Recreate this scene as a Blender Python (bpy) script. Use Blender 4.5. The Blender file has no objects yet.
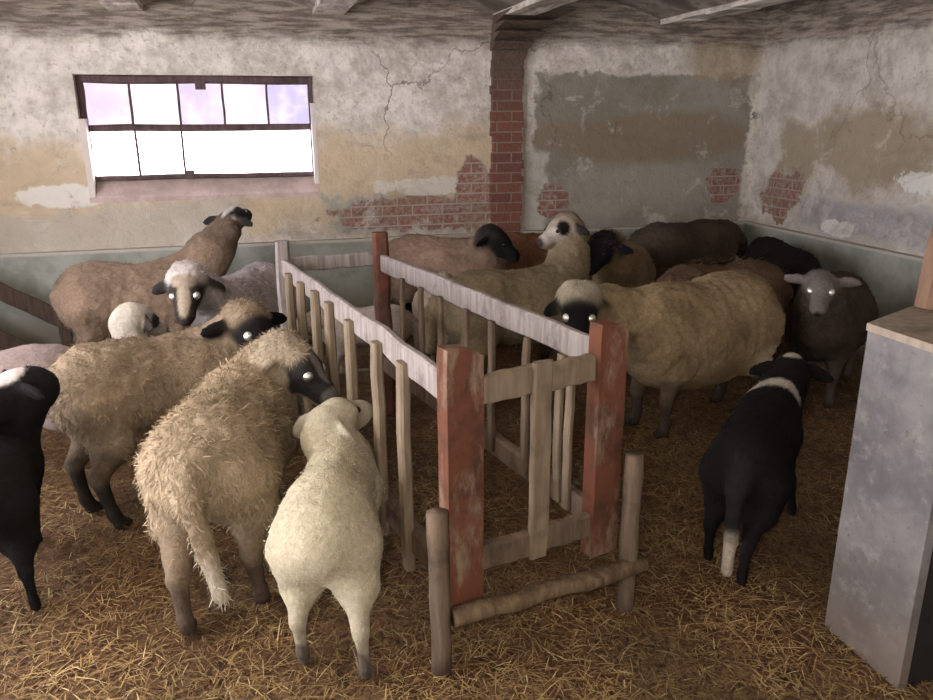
import bpy, math, random
import numpy as np
from mathutils import Vector, Matrix, noise as mn
from math import sin, cos, radians, pi, hypot

random.seed(7)
RNG = np.random.default_rng(11)
SC = bpy.context.scene
COL = SC.collection

# ------------------------------------------------------------------ camera
H = 1.6
PITCH, YAW, ROLL, FPX = 16.684, 15.049, -0.3228, 778.6
p_, y_, r_ = map(radians, (PITCH, YAW, ROLL))
FWD = Vector((sin(y_)*cos(p_), cos(y_)*cos(p_), -sin(p_)))
R0 = Vector((cos(y_), -sin(y_), 0)); U0 = R0.cross(FWD)
RIGHT = cos(r_)*R0 + sin(r_)*U0
UP = -sin(r_)*R0 + cos(r_)*U0
cam_d = bpy.data.cameras.new('camera'); cam = bpy.data.objects.new('camera', cam_d); COL.objects.link(cam)
cam_d.sensor_width = 36; cam_d.lens = 36*FPX/933; cam_d.clip_start = .05
M = Matrix((RIGHT, UP, -FWD)).transposed().to_4x4(); M.translation = (0, 0, H)
cam.matrix_world = M
SC.camera = cam
vs = SC.view_settings
vs.view_transform = 'Standard'; vs.look = 'None'; vs.gamma = 1; vs.use_curve_mapping = False
vs.exposure = 1.0

# ------------------------------------------------------------------ node helper
class NT:
    def __init__(s, name, rough=.9, spec=.2):
        s.m = bpy.data.materials.new(name); s.m.use_nodes = True
        s.t = s.m.node_tree; s.b = s.t.nodes['Principled BSDF']
        s.b.inputs['Roughness'].default_value = rough
        s.b.inputs['Specular IOR Level'].default_value = spec
        s._xyz = None
    def n(s, typ, **kw):
        nd = s.t.nodes.new(typ)
        for k, v in kw.items(): setattr(nd, k, v)
        return nd
    def put(s, sock, v):
        if isinstance(v, bpy.types.NodeSocket): s.t.links.new(v, sock)
        elif isinstance(v, tuple) and len(v) == 3 and sock.type == 'RGBA': sock.default_value = (*v, 1)
        else: sock.default_value = v
    def pos(s):
        if s._xyz is None:
            s._p = s.n('ShaderNodeNewGeometry').outputs['Position']
            x = s.n('ShaderNodeSeparateXYZ'); s.put(x.inputs[0], s._p); s._xyz = x.outputs
        return s._xyz
    def vec(s):
        s.pos(); return s._p
    def math(s, op, a, b=0.0, c=None, clamp=False):
        nd = s.n('ShaderNodeMath', operation=op, use_clamp=clamp)
        s.put(nd.inputs[0], a); s.put(nd.inputs[1], b)
        if c is not None: s.put(nd.inputs[2], c)
        return nd.outputs[0]
    def mix(s, f, a, b, mode='MIX'):
        nd = s.n('ShaderNodeMix', data_type='RGBA', blend_type=mode)
        s.put(nd.inputs[0], f); s.put(nd.inputs[6], a); s.put(nd.inputs[7], b)
        return nd.outputs[2]
    def noise(s, scale, detail=4, rough=.55, vec=None, dist=0, col=False):
        nd = s.n('ShaderNodeTexNoise'); s.put(nd.inputs['Vector'], vec if vec is not None else s.vec())
        nd.inputs['Scale'].default_value = scale; nd.inputs['Detail'].default_value = detail
        nd.inputs['Roughness'].default_value = rough; nd.inputs['Distortion'].default_value = dist
        return nd.outputs[1 if col else 0]
    def ss(s, v, a, b):      # smoothstep a..b -> 0..1
        nd = s.n('ShaderNodeMapRange', interpolation_type='SMOOTHSTEP')
        s.put(nd.inputs[0], v); nd.inputs[1].default_value = a; nd.inputs[2].default_value = b
        return nd.outputs[0]
    def comb(s, x, y, z=0.0):
        nd = s.n('ShaderNodeCombineXYZ'); s.put(nd.inputs[0], x); s.put(nd.inputs[1], y); s.put(nd.inputs[2], z); return nd.outputs[0]
    def scalev(s, v, k):
        nd = s.n('ShaderNodeVectorMath', operation='MULTIPLY'); s.put(nd.inputs[0], v); nd.inputs[1].default_value = k; return nd.outputs[0]
    def ell(s, u, z, cu, cz, ru, rz, nz, amp=.8, soft=.12):
        a = s.math('DIVIDE', s.math('SUBTRACT', u, cu), ru); b = s.math('DIVIDE', s.math('SUBTRACT', z, cz), rz)
        d = s.math('SQRT', s.math('ADD', s.math('MULTIPLY', a, a), s.math('MULTIPLY', b, b)))
        d = s.math('ADD', d, s.math('MULTIPLY', s.math('SUBTRACT', nz, .5), amp*2))
        return s.ss(d, 1+soft, 1-soft)
    def box(s, u, z, cu, cz, ru, rz, nz, amp=.15, soft=.03):
        a = s.math('SUBTRACT', s.math('ABSOLUTE', s.math('SUBTRACT', u, cu)), ru)
        b = s.math('SUBTRACT', s.math('ABSOLUTE', s.math('SUBTRACT', z, cz)), rz)
        d = s.math('ADD', s.math('MAXIMUM', a, b), s.math('MULTIPLY', s.math('SUBTRACT', nz, .5), amp*2))
        return s.ss(d, soft, -soft)
    def bump(s, h, strength=.4, dist=.02):
        nd = s.n('ShaderNodeBump'); nd.inputs['Strength'].default_value = strength; nd.inputs['Distance'].default_value = dist
        s.put(nd.inputs['Height'], h); s.t.links.new(nd.outputs[0], s.b.inputs['Normal'])
    def out(s, col): s.put(s.b.inputs['Base Color'], col); return s.m

def wood_mat(name, a, b, grain=(1, 1, .12), paint=None, pamt=.5):
    t = NT(name, .8, .2)
    tc = t.n('ShaderNodeTexCoord').outputs['Object']
    g = t.noise(38, 5, .6, t.scalev(tc, grain), .4)
    c = t.mix(t.ss(g, .3, .7), a, b)
    d = t.noise(9, 4, .6, tc)
    c = t.mix(t.math('MULTIPLY', t.ss(d, .5, .75), .55), c, tuple(k*.35 for k in a))
    if paint:
        pn = t.noise(7, 6, .7, t.scalev(tc, (1.3, 1.3, .5)))
        pc = t.mix(t.ss(t.noise(5, 6, .7, tc), .40, .66), paint, (paint[0]*.48, paint[1]*.62, paint[2]*.7))
        c = t.mix(t.ss(pn, pamt+.10, pamt-.06), c, pc)
    t.bump(g, .35, .006)
    return t.out(c)

# ------------------------------------------------------------------ object helpers
def obj(name, me, mat=None, parent=None):
    o = bpy.data.objects.new(name, me); COL.objects.link(o)
    if mat: me.materials.append(mat)
    if parent is not None: o.parent = parent
    return o
def empty(name, loc, rz=0):
    o = bpy.data.objects.new(name, None); COL.objects.link(o); o.location = loc; o.rotation_euler = (0, 0, rz)
    o.empty_display_size = .1
    return o
def tag(o, label=None, cat=None, group=None, kind=None):
    for k, v in (('label', label), ('category', cat), ('group', group), ('kind', kind)):
        if v: o[k] = v
    return o

class MB:
    """collects boards, tubes and boxes into one mesh"""
    def __init__(s): s.v = []; s.f = []
    def hexa(s, pts):
        b = len(s.v); s.v += [tuple(p) for p in pts]
        for q in ((0,3,2,1),(4,5,6,7),(0,1,5,4),(1,2,6,5),(2,3,7,6),(3,0,4,7)): s.f.append(tuple(b+i for i in q))
        return s
    def box(s, lo, hi):
        (x0,y0,z0),(x1,y1,z1) = lo, hi
        return s.hexa([(x0,y0,z0),(x1,y0,z0),(x1,y1,z0),(x0,y1,z0),(x0,y0,z1),(x1,y0,z1),(x1,y1,z1),(x0,y1,z1)])
    def board(s, a, b, w, t, wdir=(0,0,1), n=6, wob=.004, seed=0):
        """plank from a to b, width w along wdir, thickness t across; slightly crooked, edges rounded"""
        a, b = Vector(a), Vector(b); d = (b-a).normalized(); wd = Vector(wdir); wd = (wd - d*wd.dot(d)).normalized(); td = d.cross(wd)
        rr = random.Random(seed*77+int(a.x*1000)+int(b.y*900)+int(a.z*500)); c = min(w, t)*.22
        prof = [(-w/2+c,-t/2),(w/2-c,-t/2),(w/2,-t/2+c),(w/2,t/2-c),(w/2-c,t/2),(-w/2+c,t/2),(-w/2,t/2-c),(-w/2,-t/2+c)]
        base = len(s.v)
        for i in range(n+1):
            p = a.lerp(b, i/n) + wd*rr.uniform(-wob, wob) + td*rr.uniform(-wob, wob)*.6
            k = 1+rr.uniform(-wob, wob)*4; e = .93 if i in (0, n) else 1
            for (u, v) in prof: s.v.append(tuple(p + wd*u*k*e + td*v*e))
        for i in range(n):
            for j in range(8):
                q = base+i*8; s.f.append((q+j, q+(j+1)%8, q+8+(j+1)%8, q+8+j))
        s.f.append(tuple(base+j for j in range(7,-1,-1))); s.f.append(tuple(base+n*8+j for j in range(8)))
        return s
    def tube(s, pts, rad, m=10, wob=.0, seed=1):
        rr = random.Random(seed); base = len(s.v); pts = [Vector(p) for p in pts]
        for i, p in enumerate(pts):
            d = (pts[min(i+1, len(pts)-1)]-pts[max(i-1, 0)]).normalized()
            u = d.orthogonal().normalized(); w = d.cross(u); r = rad[i] if isinstance(rad, (list, tuple)) else rad
            for j in range(m):
                k = r*(1+rr.uniform(-wob, wob)); s.v.append(tuple(p+u*cos(2*pi*j/m)*k+w*sin(2*pi*j/m)*k))
        for i in range(len(pts)-1):
            for j in range(m):
                q = base+i*m; s.f.append((q+j, q+(j+1)%m, q+m+(j+1)%m, q+m+j))
        s.f.append(tuple(base+j for j in range(m-1,-1,-1))); s.f.append(tuple(base+(len(pts)-1)*m+j for j in range(m)))
        return s
    def mesh(s, name, off=(0,0,0), smooth=False):
        me = bpy.data.meshes.new(name); o = Vector(off)
        me.from_pydata([tuple(Vector(p)-o) for p in s.v], [], s.f); me.update()
        if smooth: me.polygons.foreach_set('use_smooth', [True]*len(me.polygons))
        return me
    def build(s, name, mat, parent=None, smooth=False):
        off = parent.location if parent is not None else (0,0,0)
        return obj(name, s.mesh(name, off, smooth), mat, parent)

# ------------------------------------------------------------------ setting
WY, WX, WL, RY = 6.08, 4.23, -2.6, -2.4     # back, right, left, rear planes
TOP = 2.62
def wall_mat(name, axis):
    t = NT(name, .95, .1)
    x, y, z = t.pos()
    u = x if axis == 'x' else y
    n1 = t.noise(2.2, 6, .62); n2 = t.noise(7, 6, .65); n3 = t.noise(26, 5, .7); n4 = t.noise(1.1, 4, .5)
    lime = t.mix(t.ss(n2, .35, .68), (.84, .80, .75), (.56, .52, .47))
    lime = t.mix(t.ss(n3, .52, .75), lime, (.40, .36, .32))
    c = lime
    if axis == 'x':
        och = t.box(u, z, -.2, 1.12, 2.3, .36, n1, .45, .14)
        c = t.mix(t.math('MULTIPLY', och, .85), c, t.mix(n2, (.66, .52, .33), (.52, .42, .29)))
        gl = t.box(u, z, -1.3, .85, 1.2, .14, n1, .25, .05)
        c = t.mix(t.math('MULTIPLY', gl, .8), c, t.mix(n2, (.58, .54, .48), (.44, .41, .36)))
        gm = t.box(u, z, 1.15, .86, .62, .16, n2, .22, .04)
        c = t.mix(gm, c, t.mix(n3, (.44, .43, .38), (.34, .33, .29)))
        wp = t.ell(u, z, -1.28, 1.08, .30, .08, n2, .7, .1)
        c = t.mix(wp, c, (.78, .76, .72))
        wp = t.ell(u, z, 1.35, 1.08, .42, .07, n2, .9, .1)
        c = t.mix(wp, c, (.68, .64, .56))
        # darker rendered patch right of the pillar
        gp = t.box(u, z, 3.18, 1.30, .96, .62, n2, .13, .02)
        cem = t.mix(t.ss(n1, .35, .65), (.37, .35, .31), (.27, .25, .21))
        cem = t.mix(t.math('MULTIPLY', t.ell(u, z, 3.1, 1.42, 1.1, .2, n1, .8, .3), .7), cem, (.26, .20, .13))
        cem = t.mix(t.math('MULTIPLY', t.ell(u, z, 3.1, 1.0, .9, .2, n1, .8, .3), .5), cem, (.42, .39, .34))
        cem = t.mix(t.ss(n3, .55, .8), cem, (.2, .18, .15))
        c = t.mix(gp, c, cem)
        ow = t.ell(u, z, 3.85, 2.05, .35, .18, n2, .8, .2)
        c = t.mix(t.math('MULTIPLY', ow, .7), c, (.42, .33, .2))
        wc = t.box(u, z, 2.22, .98, .09, .34, n2, .12, .03)
        c = t.mix(wc, c, t.mix(n3, (.62, .60, .54), (.45, .45, .40)))
        bm = t.math('MAXIMUM', t.ell(u, z, 1.25, .87, .72, .13, n2, .55, .06), t.ell(u, z, 1.72, .98, .17, .30, n2, .45, .08))
        bm = t.math('MAXIMUM', bm, t.ell(u, z, 3.95, 1.03, .20, .19, t.math('ADD', t.math('MULTIPLY', n1, .8), t.math('MULTIPLY', n2, .35)), 1.9, .06))
        bm = t.math('MAXIMUM', bm, t.ell(u, z, 2.38, .93, .13, .13, n2, .8, .08))
    else:
        och = t.box(u, z, 4.9, 1.38, .85, .25, n1, .4, .08)
        c = t.mix(t.math('MULTIPLY', och, .9), c, t.mix(n2, (.40, .30, .17), (.31, .24, .15)))
        c = t.mix(.35, c, (.42, .38, .33))
        lv = t.box(u, z, 4.7, .86, .72, .13, n2, .2, .04)
        c = t.mix(lv, c, t.mix(t.ss(n2, .35, .65), (.50, .48, .48), (.37, .35, .36)))
        wp = t.math('MAXIMUM', t.ell(u, z, 4.22, 1.17, .22, .07, n3, 1.0, .1), t.ell(u, z, 4.95, .78, .17, .06, n2, .8, .1))
        c = t.mix(wp, c, (.78, .77, .74))
        bm = t.ell(u, z, 5.62, .95, .36, .24, t.math('ADD', t.math('MULTIPLY', n1, .8), t.math('MULTIPLY', n2, .35)), 1.7, .05)
    br = t.n('ShaderNodeTexBrick'); t.put(br.inputs['Vector'], t.comb(u, z))
    br.inputs['Color1'].default_value = (.30, .135, .105, 1); br.inputs['Color2'].default_value = (.22, .11, .09, 1); br.inputs['Mortar'].default_value = (.42, .36, .31, 1)
    br.inputs['Scale'].default_value = 1; br.inputs['Brick Width'].default_value = .24; br.inputs['Row Height'].default_value = .078
    br.inputs['Mortar Size'].default_value = .007; br.inputs['Mortar Smooth'].default_value = .3
    bc = t.mix(t.math('MULTIPLY', t.ss(t.math('ADD', n3, t.math('MULTIPLY', n2, .5)), .62, .92), .85), br.outputs[0], (.40, .34, .29))
    c = t.mix(bm, c, bc)
    d1 = t.noise(1.7, 8, .72, t.scalev(t.vec(), (1, 1, 1.7)), .8)
    c = t.mix(t.math('MULTIPLY', t.ss(d1, .50, .66), .42), c, (.27, .21, .15))
    c = t.mix(t.math('MULTIPLY', t.ss(t.noise(3.3, 7, .75, None, .5), .56, .64), .40), c, (.74, .71, .67))
    c = t.mix(t.math('MULTIPLY', t.ss(t.noise(5, 8, .8), .60, .68), .5), c, (.22, .18, .14))
    # soot and flaking along the top, dirt runs, cracks
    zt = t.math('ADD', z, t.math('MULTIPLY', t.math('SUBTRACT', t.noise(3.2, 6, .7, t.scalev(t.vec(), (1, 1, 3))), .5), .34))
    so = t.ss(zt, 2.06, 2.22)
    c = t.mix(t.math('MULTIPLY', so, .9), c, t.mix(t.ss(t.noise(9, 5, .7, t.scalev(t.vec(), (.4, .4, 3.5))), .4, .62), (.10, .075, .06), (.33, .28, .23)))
    vo = t.n('ShaderNodeTexVoronoi', feature='DISTANCE_TO_EDGE'); vo.inputs['Scale'].default_value = 1.25
    nv = t.n('ShaderNodeMix', data_type='VECTOR'); nv.inputs[0].default_value = .30
    t.put(nv.inputs[4], t.vec()); t.put(nv.inputs[5], t.noise(4, 5, .6, None, 0, True)); t.put(vo.inputs['Vector'], nv.outputs[1])
    ck = t.math('MULTIPLY', t.ss(vo.outputs[0], .011, .002), t.math('MULTIPLY', t.ss(n4, .48, .6), t.ss(z, 1.2, 1.5)))
    c = t.mix(t.math('MULTIPLY', ck, .75 if axis == 'x' else .4), c, (.14, .11, .09))
    hgt = t.math('ADD', t.math('MULTIPLY', n3, .5), t.math('ADD', n2, t.math('MULTIPLY', bm, t.math('MULTIPLY', br.outputs[1], -.6))))
    t.bump(hgt, .55, .03)
    return t.out(c)

def plinth_mat():
    t = NT('plinth_concrete', .9, .2)
    z = t.pos()[2]; n = t.noise(5, 6, .65); n3 = t.noise(25, 4, .6)
    c = t.mix(t.ss(n, .35, .65), (.40, .42, .38), (.28, .30, .27))
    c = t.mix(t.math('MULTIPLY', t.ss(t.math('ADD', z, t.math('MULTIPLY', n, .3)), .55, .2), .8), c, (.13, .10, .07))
    c = t.mix(t.ss(z, .672, .69), c, t.mix(n3, (.62, .60, .54), (.45, .43, .38)))
    t.bump(n3, .3, .01)
    return t.out(c)

M_back, M_right = wall_mat('peeling_limewash_plaster', 'x'), wall_mat('stained_limewash_plaster', 'y')
M_plinth = plinth_mat()

# window opening in the back wall
wx0, wx1, wz0, wz1 = -1.115, .49, 1.03, 1.89
def structure(name, mb, mat, smooth=False):
    return tag(mb.build(name, mat, None, smooth), kind='structure')
D = .34
b = MB()
b.box((WL, WY, 0), (wx0, WY+D, TOP)); b.box((wx1, WY, 0), (WX+.3, WY+D, TOP))
b.box((wx0, WY, 0), (wx1, WY+D, wz0)); b.box((wx0, WY, wz1), (wx1, WY+D, TOP))
structure('wall_back', b, M_back)
structure('wall_right', MB().box((WX, -1.9, 0), (WX+.3, WY, TOP)), M_right)
t = NT('rough_grey_plaster', .95, .1); M_plain = t.out(t.mix(t.noise(4), (.5, .47, .42), (.36, .33, .29)))
b = MB(); b.box((WL-.3, 4.4, 0), (WL, WY+D, TOP)); b.box((WL-.3, RY, 0), (WL, .6, TOP)); b.box((WL-.3, .6, 2.25), (WL, 4.4, TOP)); b.box((WL-.3, 1.9, 0), (WL, 4.4, .8))
structure('wall_left', b, M_plain)
structure('wall_rear', MB().box((WL-.3, RY-.3, 0), (WX+.3, RY, TOP)), M_plain)
# plinth along the walls with a small ledge on top
def plinth(name, a, bb):
    return structure(name, MB().box(a, bb), M_plinth)
plinth('baseboard_back', (WL, WY-.07, 0), (WX, WY, .70))
plinth('baseboard_right', (WX-.07, -1.9, 0), (WX, WY-.07, .70))
# brick pilaster with a sooty head
t = NT('old_red_brick', .95, .1)
x, y, z = t.pos(); n2 = t.noise(9, 5, .65); n3 = t.noise(30, 4, .6)
br = t.n('ShaderNodeTexBrick'); t.put(br.inputs['Vector'], t.comb(t.math('ADD', t.math('ADD', x, .02), y), z))
br.inputs['Color1'].default_value = (.23, .095, .072, 1); br.inputs['Color2'].default_value = (.16, .075, .06, 1); br.inputs['Mortar'].default_value = (.26, .20, .165, 1)
br.inputs['Scale'].default_value = 1; br.inputs['Brick Width'].default_value = .24; br.inputs['Row Height'].default_value = .078; br.inputs['Mortar Size'].default_value = .006
c = t.mix(t.math('MULTIPLY', t.ss(n3, .45, .7), .5), br.outputs[0], (.20, .12, .09))
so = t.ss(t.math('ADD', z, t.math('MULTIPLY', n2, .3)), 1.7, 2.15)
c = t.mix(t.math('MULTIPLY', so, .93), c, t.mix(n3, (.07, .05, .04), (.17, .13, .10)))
t.bump(t.math('ADD', n3, t.math('MULTIPLY', br.outputs[1], -.8)), .6, .02)
M_brick = t.out(c)
b = MB()
NSEG = 26
for i in range(NSEG):        # slightly ragged, flaring into the beam at the top
    z0, z1 = .70+i*(2.33-.70)/NSEG, .70+(i+1)*(2.33-.70)/NSEG
    fl = lambda zz: .0 if zz < 1.98 else .42*((zz-1.98)/.35)**2
    r1, r2 = random.uniform(-.012, .012), random.uniform(-.012, .012)
    b.hexa([(1.84+r1, WY-.055, z0), (2.09+r2+fl(z0)*.6, WY-.055, z0), (2.09+r2+fl(z0)*.6, WY, z0), (1.84+r1, WY, z0),
            (1.84+r1, WY-.055-fl(z1), z1), (2.09+r2+fl(z1)*.6, WY-.055-fl(z1), z1), (2.09+r2+fl(z1)*.6, WY, z1), (1.84+r1, WY, z1)])
structure('trim_1', b, M_brick)

# ceiling: shallow plaster vaults between beams that run from the back wall to the front
t = NT('sooty_ceiling_plaster', .95, .1)
n1 = t.noise(2.5, 6, .65); n2 = t.noise(10, 6, .7)
c = t.mix(t.ss(n2, .35, .65), (.20, .16, .13), (.44, .40, .36))
c = t.mix(t.math('MULTIPLY', t.ss(n1, .45, .62), .8), c, (.09, .07, .055))
t.bump(n2, .6, .03); M_ceil = t.out(c)
t = NT('limewashed_beam', .9, .15)
n1 = t.noise(3, 6, .7, t.scalev(t.vec(), (2, .6, 2))); n2 = t.noise(16, 5, .7, t.scalev(t.vec(), (1, .3, 1)))
c = t.mix(t.ss(n1, .40, .62), (.66, .62, .56), (.30, .26, .22)); c = t.mix(t.ss(n2, .58, .75), c, (.13, .10, .08))
t.bump(n2, .5, .02); M_beam = t.out(c)
BX = [-2.1, -.72, .62, 1.97, 3.36, 4.9]; BW = .11; ZB = 2.30
b = MB(); NV = 12
for k in range(len(BX)-1):
    x0, x1 = BX[k]+BW-.02, BX[k+1]-BW+.02
    for i in range(NV):
        f0, f1 = i/NV, (i+1)/NV
        xa, xb = x0+(x1-x0)*f0, x0+(x1-x0)*f1
        if xa > WX+.25: continue
        za, zb = ZB+.03+.14*sin(pi*f0), ZB+.03+.14*sin(pi*f1)
        b.hexa([(xa, -1.9, za), (xb, -1.9, zb), (xb, WY, zb), (xa, WY, za), (xa, -1.9, TOP+.1), (xb, -1.9, TOP+.1), (xb, WY, TOP+.1), (xa, WY, TOP+.1)])
b.box((WL-.3, RY-.3, TOP), (WX+.3, WY+D, TOP+.15))
structure('ceiling', b, M_ceil)
for k, bx in enumerate(BX[:-1]):
    mb = MB()
    for i in range(24):
        ya, yb = -1.9+i*(WY+1.9)/24, -1.9+(i+1)*(WY+1.9)/24
        r = random.uniform(-.008, .008)
        mb.box((bx-BW+r, ya, ZB+random.uniform(-.006, .006)), (bx+BW+r, yb, TOP))
    structure('trim_%d' % (k+2), mb, M_beam)

# floor base under the straw
NX, NY = 120, 150
xs = np.linspace(WL, WX, NX+1); ys = np.linspace(-1.9, WY, NY+1)
def fz(x, y): return .012*mn.noise(Vector((x*2.1, y*2.1, 3.3))) + .008*mn.noise(Vector((x*7, y*7, 1.3))) - .012
fv = [(x, y, fz(x, y)) for y in ys for x in xs]
ff = [(j*(NX+1)+i, j*(NX+1)+i+1, (j+1)*(NX+1)+i+1, (j+1)*(NX+1)+i) for j in range(NY) for i in range(NX)]
me = bpy.data.meshes.new('floor'); me.from_pydata(fv, [], ff); me.polygons.foreach_set('use_smooth', [True]*len(ff))
t = NT('trampled_straw_bedding', .9, .2)
n1 = t.noise(2.2, 5, .6); n2 = t.noise(30, 6, .75, t.scalev(t.vec(), (1, .7, 1)), 1.5); n3 = t.noise(9, 5, .7)
c = t.mix(t.ss(n2, .35, .65), (.052, .029, .018), (.26, .155, .078))
c = t.mix(t.math('MULTIPLY', t.ss(n1, .42, .62), .6), c, t.mix(n2, (.06, .025, .015), (.20, .085, .045)))
c = t.mix(t.math('MULTIPLY', t.ss(n3, .58, .75), .6), c, (.22, .14, .05))
t.bump(t.math('ADD', n2, n3), .9, .03)
tag(obj('floor', me, t.out(c)), kind='structure')

# loose straw: one uncountable layer
def attr_mat(name, rough, spec, nscale=60, namp=.35):
    t = NT(name, rough, spec)
    a = t.n('ShaderNodeAttribute', attribute_name='col').outputs['Color']
    n = t.noise(nscale, 4, .65, t.n('ShaderNodeTexCoord').outputs['Object'])
    c = t.mix(t.math('MULTIPLY', t.ss(n, .3, .7), namp), a, t.mix(1.0, a, (.45, .42, .38), 'MULTIPLY'))
    return t, c
t, c = attr_mat('straw', .65, .35); M_straw = t.out(c)
def strands(name, P, DIR, UPV, L, W, C, mat, parent=None, bend=.12):
    """P base points, DIR unit direction, L lengths, W widths: bent two-quad blades as one mesh"""
    n = len(P); side = np.cross(DIR, UPV); side /= np.linalg.norm(side, axis=1, keepdims=True)+1e-9
    mid = P + DIR*(L*.5)[:, None] + UPV*(L*bend*.3)[:, None]; tip = P + DIR*L[:, None] - UPV*(L*bend*.15)[:, None]
    h = side*(W*.5)[:, None]
    V = np.stack([P-h, P+h, mid+h, mid-h, tip+h*.4, tip-h*.4], 1).reshape(-1, 3)
    base = (np.arange(n)*6)[:, None]
    F = np.concatenate([base+np.array([0, 1, 2, 3]), base+np.array([3, 2, 4, 5])], 1).reshape(-1, 4)
    me = bpy.data.meshes.new(name)
    me.vertices.add(len(V)); me.vertices.foreach_set('co', V.astype(np.float32).ravel())
    me.loops.add(F.size); me.loops.foreach_set('vertex_index', F.astype(np.int32).ravel())
    me.polygons.add(len(F)); me.polygons.foreach_set('loop_start', np.arange(0, F.size, 4, dtype=np.int32))
    me.polygons.foreach_set('use_smooth', np.ones(len(F), bool))
    me.update(calc_edges=True)
    a = me.attributes.new('col', 'FLOAT_COLOR', 'POINT')
    a.data.foreach_set('color', np.repeat(np.concatenate([C, np.ones((n, 1))], 1), 6, 0).astype(np.float32).ravel())
    return obj(name, me, mat, parent)
def litter(name, n, sampler, seed, dark=0.):
    r = np.random.default_rng(seed); x, y, z = sampler(r, n)
    P = np.stack([x, y, z], 1); a = r.uniform(0, 2*pi, n); e = r.normal(.03, .11, n)
    DIR = np.stack([np.cos(a)*np.cos(e), np.sin(a)*np.cos(e), np.sin(e)], 1)
    UPV = np.tile(np.array([[0, 0, 1.]]), (n, 1))
    L = r.uniform(.018, .075, n)*np.where(r.uniform(0, 1, n) < .1, 1.8, 1); W = r.uniform(.0012, .0040, n)
    pal = np.array([(.42, .30, .125), (.33, .205, .085), (.22, .125, .062), (.125, .066, .038), (.60, .48, .26)])
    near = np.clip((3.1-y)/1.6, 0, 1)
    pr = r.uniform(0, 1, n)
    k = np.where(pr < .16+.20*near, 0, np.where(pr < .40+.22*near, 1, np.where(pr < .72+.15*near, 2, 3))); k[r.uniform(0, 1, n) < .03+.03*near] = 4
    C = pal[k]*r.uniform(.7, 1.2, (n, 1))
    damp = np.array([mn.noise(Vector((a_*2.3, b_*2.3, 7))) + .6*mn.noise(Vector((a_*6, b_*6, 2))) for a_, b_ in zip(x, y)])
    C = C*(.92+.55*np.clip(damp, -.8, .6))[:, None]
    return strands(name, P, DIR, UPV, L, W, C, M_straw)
def floor_sampler(r, n):
    y = .9 + 5.0*r.beta(1.0, 1.7, n); x = r.uniform(-2.2, 4.1, n)
    z = np.array([fz(a, b) for a, b in zip(x, y)]) + r.uniform(.0, .022, n)
    return x, y, z
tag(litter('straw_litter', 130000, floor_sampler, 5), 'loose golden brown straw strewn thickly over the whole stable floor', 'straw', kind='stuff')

# window ------------------------------------------------------------
M_frame = wood_mat('purple_brown_window_paint', (.085, .055, .058), (.14, .095, .095))
t = NT('whitewashed_reveal', .9, .15); M_white = t.out(t.mix(t.noise(8, 5, .6), (.78, .74, .72), (.62, .55, .52)))
t = NT('pinkish_sill_render', .9, .15); M_sill = t.out(t.mix(t.ss(t.noise(7, 5, .65), .35, .65), (.62, .50, .47), (.45, .36, .33)))
win = tag(empty('window_1', (wx0, WY, wz0)), kind='structure')
yf = WY+.10
zs = 1.19        # lower frame edge
b = MB()
b.board((wx0, yf, 1.865), (wx1, yf, 1.865), .06, .06); b.board((wx0, yf, zs), (wx1, yf, zs), .035, .06)
b.board((wx0+.02, yf, zs), (wx0+.02, yf, wz1), .045, .06, (1,0,0)); b.board((wx1-.02, yf, zs), (wx1-.02, yf, wz1), .035, .06, (1,0,0))
b.build('window_frame', M_frame, win)
MB().board((wx0+.03, yf, 1.535), (wx1-.03, yf, 1.535), .05, .05).build('transom', M_frame, win)
pos5 = [-.78, -.46, -.155, .155]
for px in pos5: MB().board((px, yf, 1.55), (px, yf, 1.845), .016, .03, (1,0,0), 3, .002).build('glazing_bar', M_frame, win)
for px in (-.775, -.465): MB().board((px, yf, 1.2), (px, yf, 1.52), .016, .03, (1,0,0), 3, .002).build('glazing_bar', M_frame, win)
MB().box((-.335, yf-.05, 1.795), (-.265, yf-.02, 1.85)).build('latch', M_frame, win)
MB().box((-.46, yf-.04, 1.205), (-.40, yf-.025, 1.235)).build('handle', M_frame, win)
b = MB(); b.box((wx0, WY-.004, 1.03), (wx0+.04, yf+.03, 1.60)); b.box((wx1-.03, WY-.004, 1.12), (wx1, yf+.03, 1.70)); b.build('reveal', M_white, win)
b = MB(); b.hexa([(wx0, WY-.012, 1.03), (wx1, WY-.012, 1.03), (wx1, WY+D, 1.03), (wx0, WY+D, 1.03), (wx0, WY-.012, 1.06), (wx1, WY-.012, 1.06), (wx1, yf+.02, 1.175), (wx0, yf+.02, 1.175)])
b.build('window_sill', M_sill, win)
def glass(name, tint, seed):
    t = NT(name, .15, .4); nt = t.t
    tr = t.n('ShaderNodeBsdfTransparent'); gl = t.n('ShaderNodeBsdfGlossy'); mx = t.n('ShaderNodeMixShader')
    n = t.noise(3.5+seed, 4, .6)
    t.put(tr.inputs[0], t.mix(t.ss(n, .4, .7), tint, tuple(min(1, k*1.2) for k in tint)))
    gl.inputs[1].default_value = .2; mx.inputs[0].default_value = .04
    nt.links.new(tr.outputs[0], mx.inputs[1]); nt.links.new(gl.outputs[0], mx.inputs[2])
    nt.links.new(mx.outputs[0], nt.nodes['Material Output'].inputs[0])
    return t.m
ex = [wx0+.03]+pos5+[wx1-.03]
tints = [(.285, .262, .295), (.33, .32, .33), (.278, .26, .295), (.29, .275, .305), (.26, .25, .30)]
for i in range(5):
    MB().box((ex[i], yf-.004, 1.55), (ex[i+1], yf+.004, 1.85)).build('pane', glass('dusty_glass_%d' % i, tints[i], i*.7), win)
M_clear = glass('clear_glass', (.9, .9, .95), 0)
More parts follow.
